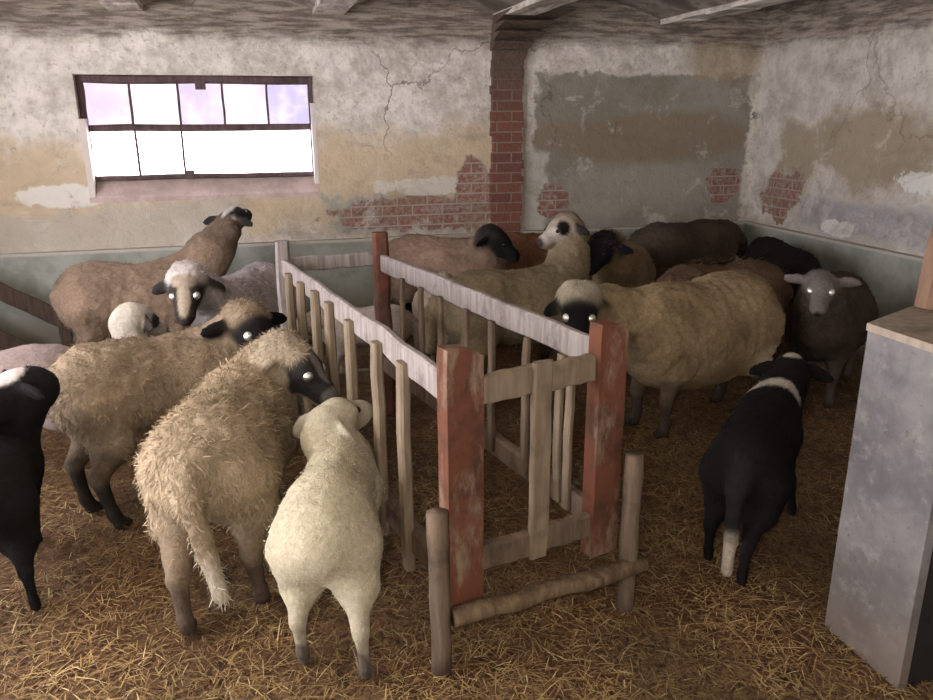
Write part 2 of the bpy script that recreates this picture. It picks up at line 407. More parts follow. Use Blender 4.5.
for a, c2 in ((wx0+.03, -.775), (-.775, -.465), (-.465, wx1-.03)):
    MB().box((a, yf-.004, 1.2), (c2, yf+.004, 1.52)).build('pane', M_clear, win)

# ------------------------------------------------------------------ hay feeder
W_grey = wood_mat('weathered_grey_wood', (.205, .175, .165), (.33, .295, .285))
W_tan = wood_mat('bare_tan_wood', (.245, .195, .135), (.165, .125, .088))
W_dark = wood_mat('dirty_dark_wood', (.105, .075, .055), (.17, .125, .09))
W_red = wood_mat('flaking_red_paint', (.24, .17, .12), (.17, .12, .085), paint=(.132, .050, .029), pamt=.54)
W_log = wood_mat('barked_pole', (.085, .055, .035), (.19, .135, .08))
PL, PR, FL, FR = Vector((.48, 1.97, 0)), Vector((1.02, 2.11, 0)), Vector((.12, 4.06, 0)), Vector((.63, 4.08, 0))
fd = tag(empty('hay_feeder', ((.56), 3.05, 0)), 'narrow slatted wooden hay feeder with red painted front planks in the middle of the straw', 'hay feeder')
Z = lambda p, z: Vector((p.x, p.y, z))
lerp = lambda a, bb, f: a.lerp(bb, f)
fdir = (PR-PL).normalized(); ldir = (FL-PL).normalized(); rdir = (FR-PR).normalized()
# front planks, tops cut on a slant
def plank(name, c, w, z0, z1, drop, mat, thick=.05, dirv=fdir):
    nrm = Vector((dirv.y, -dirv.x, 0)); h = dirv*w/2; q = nrm*thick/2
    b = MB(); n = 8; prev = None
    for i in range(n):
        za, zb = z0+(z1-drop-z0)*i/n, z0+(z1-drop-z0)*(i+1)/n
        j0 = .003*mn.noise(Vector((c.x*9, za*6, 1))); j1 = .003*mn.noise(Vector((c.x*9, zb*6, 1)))
        pt = lambda sgx, sgy, zz, j: Z(c+h*sgx*(1+j*6)+q*sgy, zz)
        b.hexa([pt(-1,1,za,j0), pt(1,1,za,j0), pt(1,-1,za,j0), pt(-1,-1,za,j0), pt(-1,1,zb,j1), pt(1,1,zb,j1), pt(1,-1,zb,j1), pt(-1,-1,zb,j1)])
    zt = z1-drop
    b.hexa([Z(c-h+q, zt), Z(c+h+q, zt), Z(c+h-q, zt), Z(c-h-q, zt), Z(c-h*.96+q, z1), Z(c+h*.25+q, z1-.004), Z(c+h*.25-q, z1-.004), Z(c-h*.96-q, z1)])
    return b.build(name, mat, fd)
plank('post', PL+fdir*.035, .115, .21, 1.0, .03, W_red, .06)
plank('post', PR-fdir*.0, .105, .21, 1.0, .025, W_red, .06)
o = MB().board(Z(FL, .0), Z(FL, 1.0), .075, .06, (1,0,0), 8, .004).build('post', W_grey, fd); o['label'] = 'bare grey far corner post'
o = MB().board(Z(FR, .0), Z(FR, 1.02), .085, .07, (1,0,0), 8, .004).build('post', wood_mat('dull_red_paint', (.15, .10, .08), (.10, .07, .055), paint=(.17, .065, .045), pamt=.55), fd); o['label'] = 'dark red far corner post'
# stakes at the front corners
def stake(x, y, h, r, lean, seed):
    pts = [(x+lean*k/7, y, h*k/7) for k in range(8)]
    MB().tube(pts, [r*(1+.06*sin(k*2.1+seed)) for k in range(8)], 10, .06, seed).build('leg', W_dark, fd, True)
stake(.435, 1.93, .53, .031, -.005, 1)
stake(1.105, 2.06, .57, .030, .0, 2)
# rails
out = Vector((fdir.y, -fdir.x, 0))
def rail(name, a, bb, w, t, mat, seed=0, wob=.004): return MB().board(a, bb, w, t, (0,0,1), 12, wob, seed).build(name, mat, fd)
rail('rail', Z(PL-ldir*.0+fdir*-.005, .885), Z(FL+ldir*-.02, .865), .095, .028, W_grey, 1, .006)
rail('rail', Z(PR-rdir*.0, .885), Z(FR+rdir*-.0, .86), .095, .032, W_grey, 2)
rail('rail', Z(lerp(PL, PR, .19)-out*.005, .86), Z(lerp(PL, PR, .93)-out*.005, .857), .088, .026, W_tan, 3)
rail('rail', Z(FL, .875), Z(FR, .885), .075, .025, W_grey, 4)
rail('rail', Z(PL, .285), Z(FL, .16), .095, .05, W_dark, 5)
rail('rail', Z(PR, .32), Z(FR, .30), .09, .045, W_dark, 6)
rail('rail', Z(lerp(PL, PR, .15), .325), Z(lerp(PL, PR, .93), .32), .085, .035, W_dark, 7)
rail('rail', Z(FL, .22), Z(FR, .24), .08, .03, W_dark, 8)
# slats
lout = Vector((-1, -.17, 0)).normalized()
for f in (.140, .258, .407, .534, .644, .77, .88):
    c = lerp(PL, FL, f)+lout*.028
    MB().board(Z(c, .16), Z(c, .885+.01*sin(f*40)), .055, .034, ldir, 6, .004, int(f*100)).build('slat', W_tan, fd)
for f in (.075, .105, .217, .349, .461, .589, .699, .816):
    c = lerp(PR, FR, f)-Vector((.030, 0, 0))
    MB().board(Z(c, .30), Z(c, .84), .036, .02, rdir, 6, .004, int(f*100)).build('slat', W_tan if f < .15 else W_dark, fd)
c = lerp(PL, PR, .54)+out*.012
MB().board(Z(c, .27), Z(c+Vector((.0, 0, 0)), .915), .068, .025, fdir, 8, .003, 5).build('slat', W_tan, fd)
# pole lashed across the front
a, bb = Vector((.47, 1.915, .185)), Vector((1.16, 2.055, .165))
MB().tube([a.lerp(bb, k/9)+Vector((0, 0, .006*sin(k*1.7))) for k in range(10)], [.030, .031, .029, .032, .029, .031, .033, .030, .031, .028], 10, .05, 4).build('crossbar', W_log, fd, True)

# ------------------------------------------------------------------ grey box on the right and the post on it
t = NT('blotchy_grey_paint', .75, .25)
n1 = t.noise(4, 6, .65); n2 = t.noise(14, 6, .7); n3 = t.noise(40, 4, .6)
c = t.mix(t.ss(n1, .35, .65), (.20, .195, .195), (.115, .11, .118)); c = t.mix(t.math('MULTIPLY', t.ss(n2, .52, .72), .7), c, (.28, .265, .245))
z = t.pos()[2]
c = t.mix(t.math('MULTIPLY', t.ss(t.math('ADD', z, t.math('MULTIPLY', n2, .5)), .72, .2), .8), c, (.13, .10, .075)); c = t.mix(t.ss(n3, .62, .75), c, (.12, .10, .08))
t.bump(n2, .4, .01); M_bin = t.out(c)
t = NT('black_shade_board', .9, .15); M_shade = t.out(t.mix(t.noise(12), (.012, .011, .011), (.03, .027, .025)))  # near-black colour stands in for shade on the bin's unlit front
BX0, BX1, BY0, BY1, BZ = 1.69, 2.45, 1.49, 1.80, 1.0
BY1b = 2.10
bn = tag(empty('feed_bin', ((BX0+BX1)/2, (BY0+BY1)/2, 0)), 'tall blotchy grey feed bin with a dark front standing at the right edge', 'bin')
MB().hexa([(BX0, BY0, 0), (BX0+.03, BY0, 0), (BX0+.03, BY1, 0), (BX0, BY1, 0), (BX0, BY0, BZ), (BX0+.03, BY0, BZ), (BX0+.03, BY1, BZ), (BX0, BY1, BZ)]).build('side_panel', M_bin, bn)
MB().box((BX1-.03, BY0, 0), (BX1, BY1b, BZ)).build('side_panel', M_bin, bn)
MB().box((BX0+.03, BY0+.004, 0), (BX1-.03, BY0+.03, BZ)).build('front_panel', M_shade, bn)
MB().hexa([(BX0+.03, BY1-.03, 0), (BX1-.03, BY1b-.03, 0), (BX1-.03, BY1b, 0), (BX0+.03, BY1, 0), (BX0+.03, BY1-.03, BZ), (BX1-.03, BY1b-.03, BZ), (BX1-.03, BY1b, BZ), (BX0+.03, BY1, BZ)]).build('back_panel', M_bin, bn)
MB().hexa([(BX0-.004, BY0-.004, BZ), (BX1+.004, BY0-.004, BZ), (BX1+.004, BY1b+.06, BZ), (BX0-.004, BY1+.004, BZ), (BX0-.004, BY0-.004, BZ+.022), (BX1+.004, BY0-.004, BZ+.022), (BX1+.004, BY1b+.06, BZ+.022), (BX0-.004, BY1+.004, BZ+.022)]).build('top_board', wood_mat('dusty_board', (.36, .30, .24), (.27, .22, .18)), bn)
po = MB().board((2.005, 1.885, BZ+.023), (2.085, 1.90, 1.75), .11, .09, (1, -.1, 0), 8, .006, 3).build('wooden_post', wood_mat('reddish_brown_wood', (.23, .145, .10), (.15, .09, .065)))
tag(po, 'reddish brown wooden post standing on top of the grey feed bin', 'post')

# ------------------------------------------------------------------ hurdle by the left wall
def atY(px, py, yv):
    v = FWD + RIGHT*(px-466.5)/FPX - UP*(py-350)/FPX
    t_ = yv/v.y; return Vector((0, 0, H)) + v*t_
def projpx(P):
    d = Vector(P)-Vector((0, 0, H)); zc = d.dot(FWD); return (466.5+FPX*d.dot(RIGHT)/zc, 350-FPX*d.dot(UP)/zc)
hy = 5.72
W_hurdle = wood_mat('black_brown_wood', (.05, .035, .028), (.09, .065, .05))
hu = tag(empty('wooden_hurdle', (*atY(20, 300, hy).xy, 0)), 'tilted dark wooden hurdle of two boards leaning by the back wall at the left edge', 'hurdle')
for (pa, pb) in (((-60, 264), (75, 325)), ((-60, 313), (95, 381))):
    MB().board(atY(*pa, hy), atY(*pb, hy), .115, .03, (0,0,1), 6, .004, pa[1]).build('rail', W_hurdle, hu)
pa = atY(-48, 245, hy+.035)
MB().board((pa.x, pa.y, 0), pa, .08, .035, (1,0,0), 6, .004, 1).build('post', W_hurdle, hu)
pa = atY(66, 330, hy+.035)
MB().board((pa.x, pa.y, 0), (pa.x, pa.y, pa.z+.08), .08, .035, (1,0,0), 6, .004, 2).build('post', W_hurdle, hu)

# ------------------------------------------------------------------ sheep
t, c = attr_mat('fleece_and_hair', .92, .12, 55, .45)
tc = t.n('ShaderNodeTexCoord').outputs['Object']
wn = t.noise(70, 4, .7, tc, .6); t.bump(wn, .5, .012)
M_sheep = t.out(c)
t, c = attr_mat('wool_locks', .9, .1, 40, .2); M_lock = t.out(c)
t = NT('shining_eye', .42, .5); t.b.inputs['Metallic'].default_value = 1.0; M_eye = t.out((.95, .95, .90))
t = NT('dark_eye', .12, .5); M_deye = t.out((.012, .009, .008))

def surface_nets(F, org, h):
    s = F < 0
    nx, ny, nz = F.shape
    cnt = np.zeros((nx-1, ny-1, nz-1), np.int8)
    for i in (0, 1):
        for j in (0, 1):
            for k in (0, 1): cnt += s[i:nx-1+i, j:ny-1+j, k:nz-1+k]
    act = (cnt > 0) & (cnt < 8)
    idx = np.full(act.shape, -1, np.int64); A = np.argwhere(act); idx[act] = np.arange(len(A))
    acc = np.zeros((len(A), 3)); num = np.zeros(len(A))
    cs = [(i, j, k) for i in (0, 1) for j in (0, 1) for k in (0, 1)]
    for a in cs:
        for ax in range(3):
            if a[ax] == 0:
                bq = list(a); bq[ax] = 1
                fa = F[A[:, 0]+a[0], A[:, 1]+a[1], A[:, 2]+a[2]]; fb = F[A[:, 0]+bq[0], A[:, 1]+bq[1], A[:, 2]+bq[2]]
                m = (fa < 0) != (fb < 0)
                tt = np.where(m, fa/(fa-fb+1e-12), 0)
                p = np.tile(np.array(a, float), (len(A), 1)); p[:, ax] = tt
                acc[m] += p[m]; num[m] += 1
    V = org + (A + acc/num[:, None])*h
    Q = []
    for ax in range(3):
        sl0 = [slice(None)]*3; sl1 = [slice(None)]*3; sl0[ax] = slice(0, -1); sl1[ax] = slice(1, None)
        ch = s[tuple(sl0)] != s[tuple(sl1)]
        E = np.argwhere(ch); o1, o2 = (ax+1) % 3, (ax+2) % 3
        ok = (E[:, o1] > 0) & (E[:, o2] > 0) & (E[:, o1] < F.shape[o1]-1) & (E[:, o2] < F.shape[o2]-1); E = E[ok]
        inside = s[E[:, 0], E[:, 1], E[:, 2]]
        def cell(d1, d2):
            c_ = E.copy(); c_[:, o1] -= d1; c_[:, o2] -= d2; return idx[c_[:, 0], c_[:, 1], c_[:, 2]]
        q = np.stack([cell(1, 1), cell(0, 1), cell(0, 0), cell(1, 0)], 1)
        q[~inside] = q[~inside][:, ::-1]
        Q.append(q)
    return V, np.concatenate(Q)

def rcone(P, a, b, ra, rb):
    a, b = np.array(a, float), np.array(b, float); ba = b-a; L2 = ba@ba+1e-12
    h = np.clip(((P-a)@ba)/L2, 0, 1)
    return np.linalg.norm(P-a-h[..., None]*ba, axis=-1) - (ra+(rb-ra)*h)
def ellip(P, c, R, r):
    q = (P-np.array(c, float))@np.array(R).T; r = np.array(r, float)
    k0 = np.linalg.norm(q/r, axis=-1); k1 = np.linalg.norm(q/(r*r), axis=-1)+1e-9
    return k0*(k0-1)/k1

SHEEP = []
def sheep(label, pos, hd, s, wool, face, legc, head, hdir, cat='sheep', name='sheep', hs=None, lamb=False, crown=True, droop=.35, shag=.028, vox=.0135,
          nf=4500, feet=None, patches=(), tail=True, tailc=None, eye='shine', fat=1.0, group='sheep flock in the stable', roll=0., earc=None, nvar=.25, wneck=1.0, headup=None, crownc=None, chest=1.0, belly=0., tl=.29, tly=.01, tipc=None, seed=1):
    feet = feet or {}
    root = empty(name, (pos[0], pos[1], 0), radians(hd)); tag(root, label, cat, group)
    ch, sh = cos(radians(hd)), sin(radians(hd))
    def w2l(v): dx, dy = v[0]-pos[0], v[1]-pos[1]; return np.array([dx*ch+dy*sh, -dx*sh+dy*ch, v[2]])
    def d2l(v): return np.array([v[0]*ch+v[1]*sh, -v[0]*sh+v[1]*ch, v[2]])
    hs = hs or (s*.98 if not lamb else s*1.12)
    hc = w2l(head); f = d2l(hdir); f /= np.linalg.norm(f)
    upv = np.array([0, 0, 1.]) if headup is None else d2l(headup)
    sd = np.cross(upv, f); sd /= np.linalg.norm(sd); u = np.cross(f, sd)     # sd = animal's left
    if roll: cr, sr = cos(roll), sin(roll); sd, u = cr*sd+sr*u, cr*u-sr*sd
    HP = lambda a, b, c_: hc + hs*(a*f+b*sd+c_*u)
    wool, face, legc = np.array(wool), np.array(face), np.array(legc)
    earc = np.array(earc) if earc is not None else face*.9; crownc = np.array(crownc) if crownc is not None else wool*1.12
    tailc = np.array(tailc) if tailc is not None else wool*.9
    I = np.eye(3); pr = []     # (kind, args, k, colour, wool)
    S = lambda *v: np.array(v)*s
    w = fat
    def E(c_, r, col, wl, k=.09, R=I): pr.append(('e', (c_, R, r), k*s, col, wl))
    def C(a, bq, ra, rb, col, wl, k=.05): pr.append(('c', (a, bq, ra, rb), k*s, col, wl))
    tz, tr = (.025, .88) if lamb else (0, 1)
    E(S(-.27, 0, .525+tz), S(.235, .195*w, .205*tr), wool, 1)
    E(S(-.02, 0, .50+tz), S(.36, .205*w*(chest+1)/2, .215*tr), wool, 1, .12)
    E(S(.22, 0, .505+tz*.7), S(.215, .178*w*chest, .215*tr), wool, 1, .12)
    if belly: E(S(-.02, 0, .46-belly), S(.42, .19*w, .21), wool, 1, .12)
    # hind quarters and legs
    fo = {'fl': (0, 0), 'fr': (0, 0), 'hl': (0, 0), 'hr': (0, 0)}; fo.update(feet)
    r_ = random.Random(seed)
    lt = .85 if lamb else 1.0
    for nm, sg, bx, by in (('hl', 1, -.335, .11), ('hr', -1, -.335, .11), ('fl', 1, .255, .095), ('fr', -1, .255, .095)):
        if len(fo[nm]) == 3:      # a foot given by its place on the floor
            q_ = w2l((fo[nm][1], fo[nm][2], 0)); fo[nm] = (q_[0]-bx*s, q_[1]-sg*by*s)
    for nm, sg in (('hl', 1), ('hr', -1)):
        dx, dy = fo[nm][0]/s+r_.uniform(-.03, .03), fo[nm][1]/s
        C(S(-.30, sg*.10*w, .46), S(-.29+dx*.3, sg*.115*w+dy*.3, .33), .135*s, .088*s, wool, 1, .07)
        C(S(-.29+dx*.3, sg*.115*w+dy*.3, .33), S(-.385+dx*.8, sg*.11+dy*.8, .225), .075*s*lt, .038*s*lt, legc*.5+wool*.5, .35, .05)
        C(S(-.385+dx*.8, sg*.11+dy*.8, .225), S(-.355+dx, sg*.11+dy, .07), .034*s*lt, .024*s*lt, legc, 0, .02)
        C(S(-.355+dx, sg*.11+dy, .07), S(-.335+dx, sg*.11+dy, .028), .028*s*lt, .028*s*lt, legc, 0, .02)
        C(S(-.335+dx, sg*.11+dy, .022), S(-.305+dx, sg*.11+dy, .020), .027*s*lt, .021*s*lt, np.array((.03, .025, .02)), 0, .012)
    for nm, sg in (('fl', 1), ('fr', -1)):
        dx, dy = fo[nm][0]/s+r_.uniform(-.03, .03), fo[nm][1]/s
        C(S(.24, sg*.09*w, .45), S(.22+dx*.3, sg*.105*w+dy*.3, .33), .105*s, .062*s, wool, 1, .06)
        C(S(.22+dx*.3, sg*.105*w+dy*.3, .33), S(.245+dx*.75, sg*.095+dy*.75, .19), .052*s*lt, .034*s*lt, legc*.7+wool*.3, .15, .03)
        C(S(.245+dx*.75, sg*.095+dy*.75, .19), S(.24+dx, sg*.095+dy, .065), .031*s*lt, .023*s*lt, legc, 0, .02)
        C(S(.24+dx, sg*.095+dy, .065), S(.255+dx, sg*.095+dy, .028), .027*s*lt, .027*s*lt, legc, 0, .02)
        C(S(.255+dx, sg*.095+dy, .022), S(.285+dx, sg*.095+dy, .020), .026*s*lt, .021*s*lt, np.array((.03, .025, .02)), 0, .012)
    if tail:
        C(S(-.455, 0, .60), S(-.525, .005, .50), .05*s, .045*s, tailc, .9, .04); C(S(-.525, .005, .50), S(-.53, tly*.6, max(tl, .27)), .042*s, .030*s, tailc, .8, .03)
        if tl < .27: C(S(-.53, tly*.6, .28), S(-.535, tly, tl), .031*s, .027*s, np.array(tipc if tipc is not None else tailc), .5, .02)
    # neck
    ns = S(.30, 0, .565); ne = HP(-.07, 0, -.035); mid = ns*.5+ne*.5+np.array([.02, 0, .02])*s
    C(ns, mid, .152*s*wneck, .122*s*wneck, wool, 1, .08); C(mid, ne, .118*s*wneck, .088*hs*min(wneck, 1.1), wool*.95 if crown else wool*.5+face*.5, .9, .05)
    # head
    cr_ = crownc if crown else face
    pr.append(('c', (HP(-.015, 0, 0), HP(.045, 0, .008), .078*hs, .069*hs), .03*hs, face, 0))
    pr.append(('c', (HP(.045, 0, .006), HP(.165, 0, -.026), .066*hs, .043*hs), .03*hs, face, 0))
    pr.append(('c', (HP(.175, 0, -.030), HP(.192, 0, -.034), .043*hs, .038*hs), .025*hs, face, 0))
    pr.append(('c', (HP(-.02, 0, -.045), HP(.155, 0, -.058), .052*hs, .030*hs), .03*hs, face, 0))
    for sg in (1, -1):
        pr.append(('c', (HP(.075, sg*.047, .024), HP(.085, sg*.045, .022), .026*hs, .022*hs), .02*hs, face, 0))   # brow
        ax = -.18*f+sg*.92*sd-droop*u; ax /= np.linalg.norm(ax); nr = f-ax*(f@ax); nr /= np.linalg.norm(nr); th = np.cross(nr, ax)
        pr.append(('e', (HP(-.025, sg*.07, .022)+ax*.062*hs, np.array([ax, th, nr]), np.array([.078, .035, .0155])*hs), .018*hs, earc, 0))
    if crown:
        pr.append(('e', (HP(-.03, 0, .045), np.array([f, sd, u]), np.array([.085, .085, .062])*hs), .03*hs, cr_, .9))
        pr.append(('e', (HP(-.075, 0, -.02), np.array([f, sd, u]), np.array([.07, .105, .10])*hs), .04*hs, cr_*.9, .9))
    def ev(p, P): return rcone(P, *p[1]) if p[0] == 'c' else ellip(P, *p[1])
    # grid
    ext = []
    for p in pr:
        if p[0] == 'c': ext += [p[1][0]-p[1][2], p[1][0]+p[1][2], p[1][1]-p[1][3], p[1][1]+p[1][3]]
        else: ext += [p[1][0]-max(p[1][2]), p[1][0]+max(p[1][2])]
    ext = np.array(ext); lo = ext.min(0)-.03; hi = ext.max(0)+.03; lo[2] = min(lo[2], -.03)
    n = np.ceil((hi-lo)/vox).astype(int)+1
    F = np.full(n, 1e3, np.float32)
    gx = [lo[i]+np.arange(n[i])*vox for i in range(3)]
    for p in pr:
        if p[0] == 'c': e = np.array([np.minimum(p[1][0]-p[1][2], p[1][1]-p[1][3]), np.maximum(p[1][0]+p[1][2], p[1][1]+p[1][3])])
        else: e = np.array([p[1][0]-max(p[1][2]), p[1][0]+max(p[1][2])])
        i0 = np.clip(np.floor((e[0]-.10*s-lo)/vox).astype(int), 0, n); i1 = np.clip(np.ceil((e[1]+.10*s-lo)/vox).astype(int)+1, 0, n)
        sl = tuple(slice(a, b_) for a, b_ in zip(i0, i1))
        P = np.stack(np.meshgrid(gx[0][sl[0]], gx[1][sl[1]], gx[2][sl[2]], indexing='ij'), -1)
        d = ev(p, P).astype(np.float32); k = p[2]; g = F[sl]
        h = np.maximum(k-np.abs(g-d), 0)
        F[sl] = np.minimum(g, d) - h*h/(4*k)
    F[:, :, gx[2] < 0.001] = 1.0
    V, Q = surface_nets(F, lo, vox)
    V[:, 2] = np.maximum(V[:, 2], .001)
    # colour / wool weight per vertex
    Dm = np.stack([ev(p, V)+(.010*s if p[0] == 'e' and min(p[1][2]) < .02 else 0) for p in pr], 1); W = np.exp(-(Dm-Dm.min(1, keepdims=True))/(.0065*s)); W /= W.sum(1, keepdims=True)
    Cc = W@np.stack([p[3] for p in pr]); wl = W@np.array([p[4] for p in pr])
    off = Vector((seed*3.7, seed*1.9, seed*5.1))
    N1 = np.array([mn.noise(Vector(v)*(9/s)+off) for v in V]); N2 = np.array([mn.noise(Vector(v)*(28/s)+off) for v in V]); N3 = np.array([mn.noise(Vector(v)*5+off) for v in V])
    Cc = Cc*(1+(nvar*(N3*1.2+N1*.7))*np.clip(wl, .2, 1))[:, None]
    # grubby lower fleece belongs to the animal
    for (fr, c_, r, col) in patches:
        ctr = HP(*c_) if fr == 'h' else S(*c_); sc = hs if fr == 'h' else s
        d = np.linalg.norm(V-ctr, axis=1)/(np.array(r)*sc) if np.isscalar(r) else np.linalg.norm(((V-ctr)@(np.stack([f, sd, u]).T if fr == 'h' else I))/(np.array(r)*sc), axis=1)
        m = np.clip((1.12+.25*N1*(fr == 'b')-d)/.24, 0, 1)[:, None]; Cc = Cc*(1-m)+np.array(col)*m
    me = bpy.data.meshes.new('body')
    me.from_pydata(V.tolist(), [], Q.tolist()); me.update()
    nrm = np.zeros(len(V)*3, np.float32); me.vertices.foreach_get('normal', nrm); nrm = nrm.reshape(-1, 3)
    amp = .45 if lamb else 1.0
    V2 = V + nrm*((N1*.014+N2*.010)*amp*s*wl)[:, None]; V2[:, 2] = np.maximum(V2[:, 2], .001)
    me.vertices.foreach_set('co', V2.astype(np.float32).ravel()); me.update()
    me.polygons.foreach_set('use_smooth', [True]*len(me.polygons))
    Cc = np.clip(Cc, .004, .95)
    a = me.attributes.new('col', 'FLOAT_COLOR', 'POINT'); a.data.foreach_set('color', np.concatenate([Cc, np.ones((len(V), 1))], 1).astype(np.float32).ravel())
    body = obj('body', me, M_sheep, root)
    # wool locks
    if nf:
        r = np.random.default_rng(seed+100); pw = np.clip(wl-.25, 0, 1); pw /= pw.sum()
        ii = r.choice(len(V), nf, p=pw); nn = nrm[ii]
        tg = np.tile(np.array([[-.35, 0, -.8]]), (nf, 1)) + r.normal(0, .55, (nf, 3)); tg -= nn*(tg*nn).sum(1, keepdims=True); tg /= np.linalg.norm(tg, axis=1, keepdims=True)+1e-9
        dr = tg*.8 + nn*r.uniform(.10, .75, (nf, 1)); dr /= np.linalg.norm(dr, axis=1, keepdims=True)
        P = V2[ii]-nn*.004+r.normal(0, .004, (nf, 3))
        L = r.uniform(.4, 1.0, nf)*shag*s*.8; Wd = r.uniform(.0018, .0042, nf)*(.8 if lamb else 1)
        P[:, 2] = np.maximum(P[:, 2], .06)
        strands('fleece', P, dr, nn, L, Wd, np.clip(Cc[ii]*r.uniform(.78, 1.25, (nf, 1)), .003, .95), M_lock, root)
    # eyes on the surface of the head
    def sdf(p):
        v = 1e3
        for q_ in pr:
            d = float(ev(q_, p[None])[0]); k = q_[2]; h = max(k-abs(v-d), 0); v = min(v, d)-h*h/(4*k)
        return v
    if eye:
        er = (.0215 if eye == 'shine' else .014)*hs
        for sg in (1, -1):
            dv = .45*f+sg*.85*sd+.22*u; dv /= np.linalg.norm(dv); p0 = HP(.075, sg*.01, .012); tt = 0
            for _ in range(60):
                if sdf(p0+dv*tt) > -.0: break
                tt += .002
            ce = p0+dv*(tt-er*.66)
            em = bpy.data.meshes.new('eye'); vv = []; fc = []; NU, NVv = 12, 8
            for i in range(NVv+1):
                for j in range(NU):
                    th, ph = pi*i/NVv, 2*pi*j/NU; vv.append(tuple(ce+er*np.array([sin(th)*cos(ph), sin(th)*sin(ph), cos(th)])))
            for i in range(NVv):
                for j in range(NU): fc.append((i*NU+j, (i+1)*NU+j, (i+1)*NU+(j+1) % NU, i*NU+(j+1) % NU))
            em.from_pydata(vv, [], fc); em.polygons.foreach_set('use_smooth', [True]*len(fc))
            o = obj('eye', em, M_eye if eye == 'shine' else M_deye, root)
    SHEEP.append((label, root, projpx(head)))
    return root

BLK = (.012, .011, .012); DK = (.028, .022, .020); WHT = (.62, .58, .52)
EWE = dict(group=None)
# --- front animals
sheep('large shaggy tan ewe in front with black muzzle, sniffing towards the feeder slats', (-.150, 2.81), 76, .93, (.36, .285, .195), (.035, .032, .033), (.11, .08, .06),
      (.095, 3.06, .655), (.76, -.50, -.50), shag=.045, vox=.011, nf=22000, feet={'hl': ('w', -.31, 2.33), 'hr': ('w', -.08, 2.42)}, fat=1.14, chest=.9, crownc=(.52, .44, .33), seed=3,
      patches=[('h', (.10, .0, .06), (.09, .022, .06), (.20, .18, .17)), ('h', (.15, 0, -.085), (.09, .06, .028), (.45, .41, .37)), ('h', (.20, 0, -.02), (.035, .06, .04), (.17, .16, .155)), ('h', (-.03, .06, -.05), (.075, .09, .07), (.46, .39, .29)), ('h', (-.03, -.06, -.05), (.075, .09, .07), (.46, .39, .29))], eye='shine', hs=1.04, tl=.13, tailc=(.34, .27, .185), tipc=(.55, .49, .40), tly=-.075, droop=.8, earc=(.25, .20, .15))
sheep('white woolly lamb in front seen from behind, head raised beside the feeder', (.18, 2.33), 76, .78, (.50, .455, .335), (.48, .44, .33), (.36, .32, .25),
      (.195, 2.59, .57), (.74, .62, .10), cat='lamb', name='lamb', lamb=True, shag=.016, vox=.010, nf=16000, crown=False, droop=1.0, tail=False, fat=.90, chest=.66, earc=(.52, .48, .40), nvar=.08, wneck=.74,
      feet={'hl': ('w', .04, 2.08), 'hr': ('w', .215, 1.97)}, patches=[('h', (.055, .05, .045), (.05, .03, .035), (.15, .135, .12)), ('b', (-.42, .11, .04), .08, (.12, .1, .08)), ('b', (-.52, -.10, .06), .12, (.12, .1, .08))], eye='dark', seed=4, hs=.93)
sheep('brown shaggy ewe with black face behind the large tan ewe', (-.45, 3.51), 20, .95, (.275, .215, .152), BLK, (.025, .02, .017),
      (-.060, 3.49, .705), (.38, -.88, -.30), shag=.040, vox=.012, nf=16000, fat=1.0, crownc=(.29, .225, .16), seed=5, hs=1.05, feet={'hr': ('w', -.64, 3.10), 'hl': ('w', -.77, 3.28)}, tail=False)
sheep('black lamb with white patch on its head at the left edge of the photo', (-.97, 2.88), 97, .72, BLK, BLK, BLK,
      (-.90, 3.0, .655), (-.80, -.50, -.35), cat='lamb', name='lamb', lamb=True, shag=.022, vox=.012, nf=9000, crown=False, tl=.16, tipc=(.55, .52, .48), eye='dark', seed=6, hs=.95, fat=.9,
      patches=[('h', (-.01, -.02, .075), (.085, .095, .035), (.62, .58, .58))], droop=.2, feet={'hr': ('w', -.82, 2.57)})
sheep('smooth greyish lamb at the left edge behind the brown ewe', (-1.22, 3.86), 188, .80, (.33, .265, .25), (.30, .25, .23), (.38, .33, .30),
      (-1.70, 3.73, .60), (-.9, -.3, -.3), cat='lamb', name='lamb', lamb=True, shag=.014, nf=3000, crown=False, eye='dark', seed=7)
# --- far left group
sheep('large brown ewe under the window looking back at the wall, dark ears', (-.76, 5.28), 4, 1.0, (.28, .205, .150), (.03, .026, .028), DK,
      (-.15, 5.40, .955), (.50, .80, .22), shag=.035, nf=7000, crown=False, droop=.25, seed=8, fat=1.05, patches=[('h', (.0, 0, .06), (.10, .03, .04), (.60, .56, .56)), ('h', (-.06, 0, .03), (.03, .08, .03), (.55, .52, .52))], eye='dark', hs=.95, tail=False, wneck=1.15)
sheep('grey sheep below the window facing the camera with pale stripe down its dark face', (-.10, 4.80), 243, .98, (.40, .36, .37), (.045, .038, .035), DK,
      (-.381, 4.33, .735), (-.05, -.93, -.46), shag=.030, nf=6000, crownc=(.62, .57, .56), droop=.8, seed=9, patches=[('h', (.12, 0, .03), (.13, .030, .06), (.46, .39, .30)), ('h', (.04, 0, .07), (.05, .06, .03), (.42, .35, .28))], hs=1.10)
sheep('small white lamb with dark eye patch peeping over the brown ewe', (-.655, 4.07), 94, .66, (.60, .55, .47), (.56, .51, .44), (.5, .45, .38),
      (-.655, 4.36, .565), (.62, .72, -.28), cat='lamb', name='lamb', lamb=True, shag=.015, nf=3000, crown=True, crownc=(.62, .57, .50), droop=.5, earc=(.06, .045, .04), eye='dark', seed=10,
      patches=[('h', (.085, -.055, .01), (.05, .05, .05), (.06, .05, .06))], hs=.90)
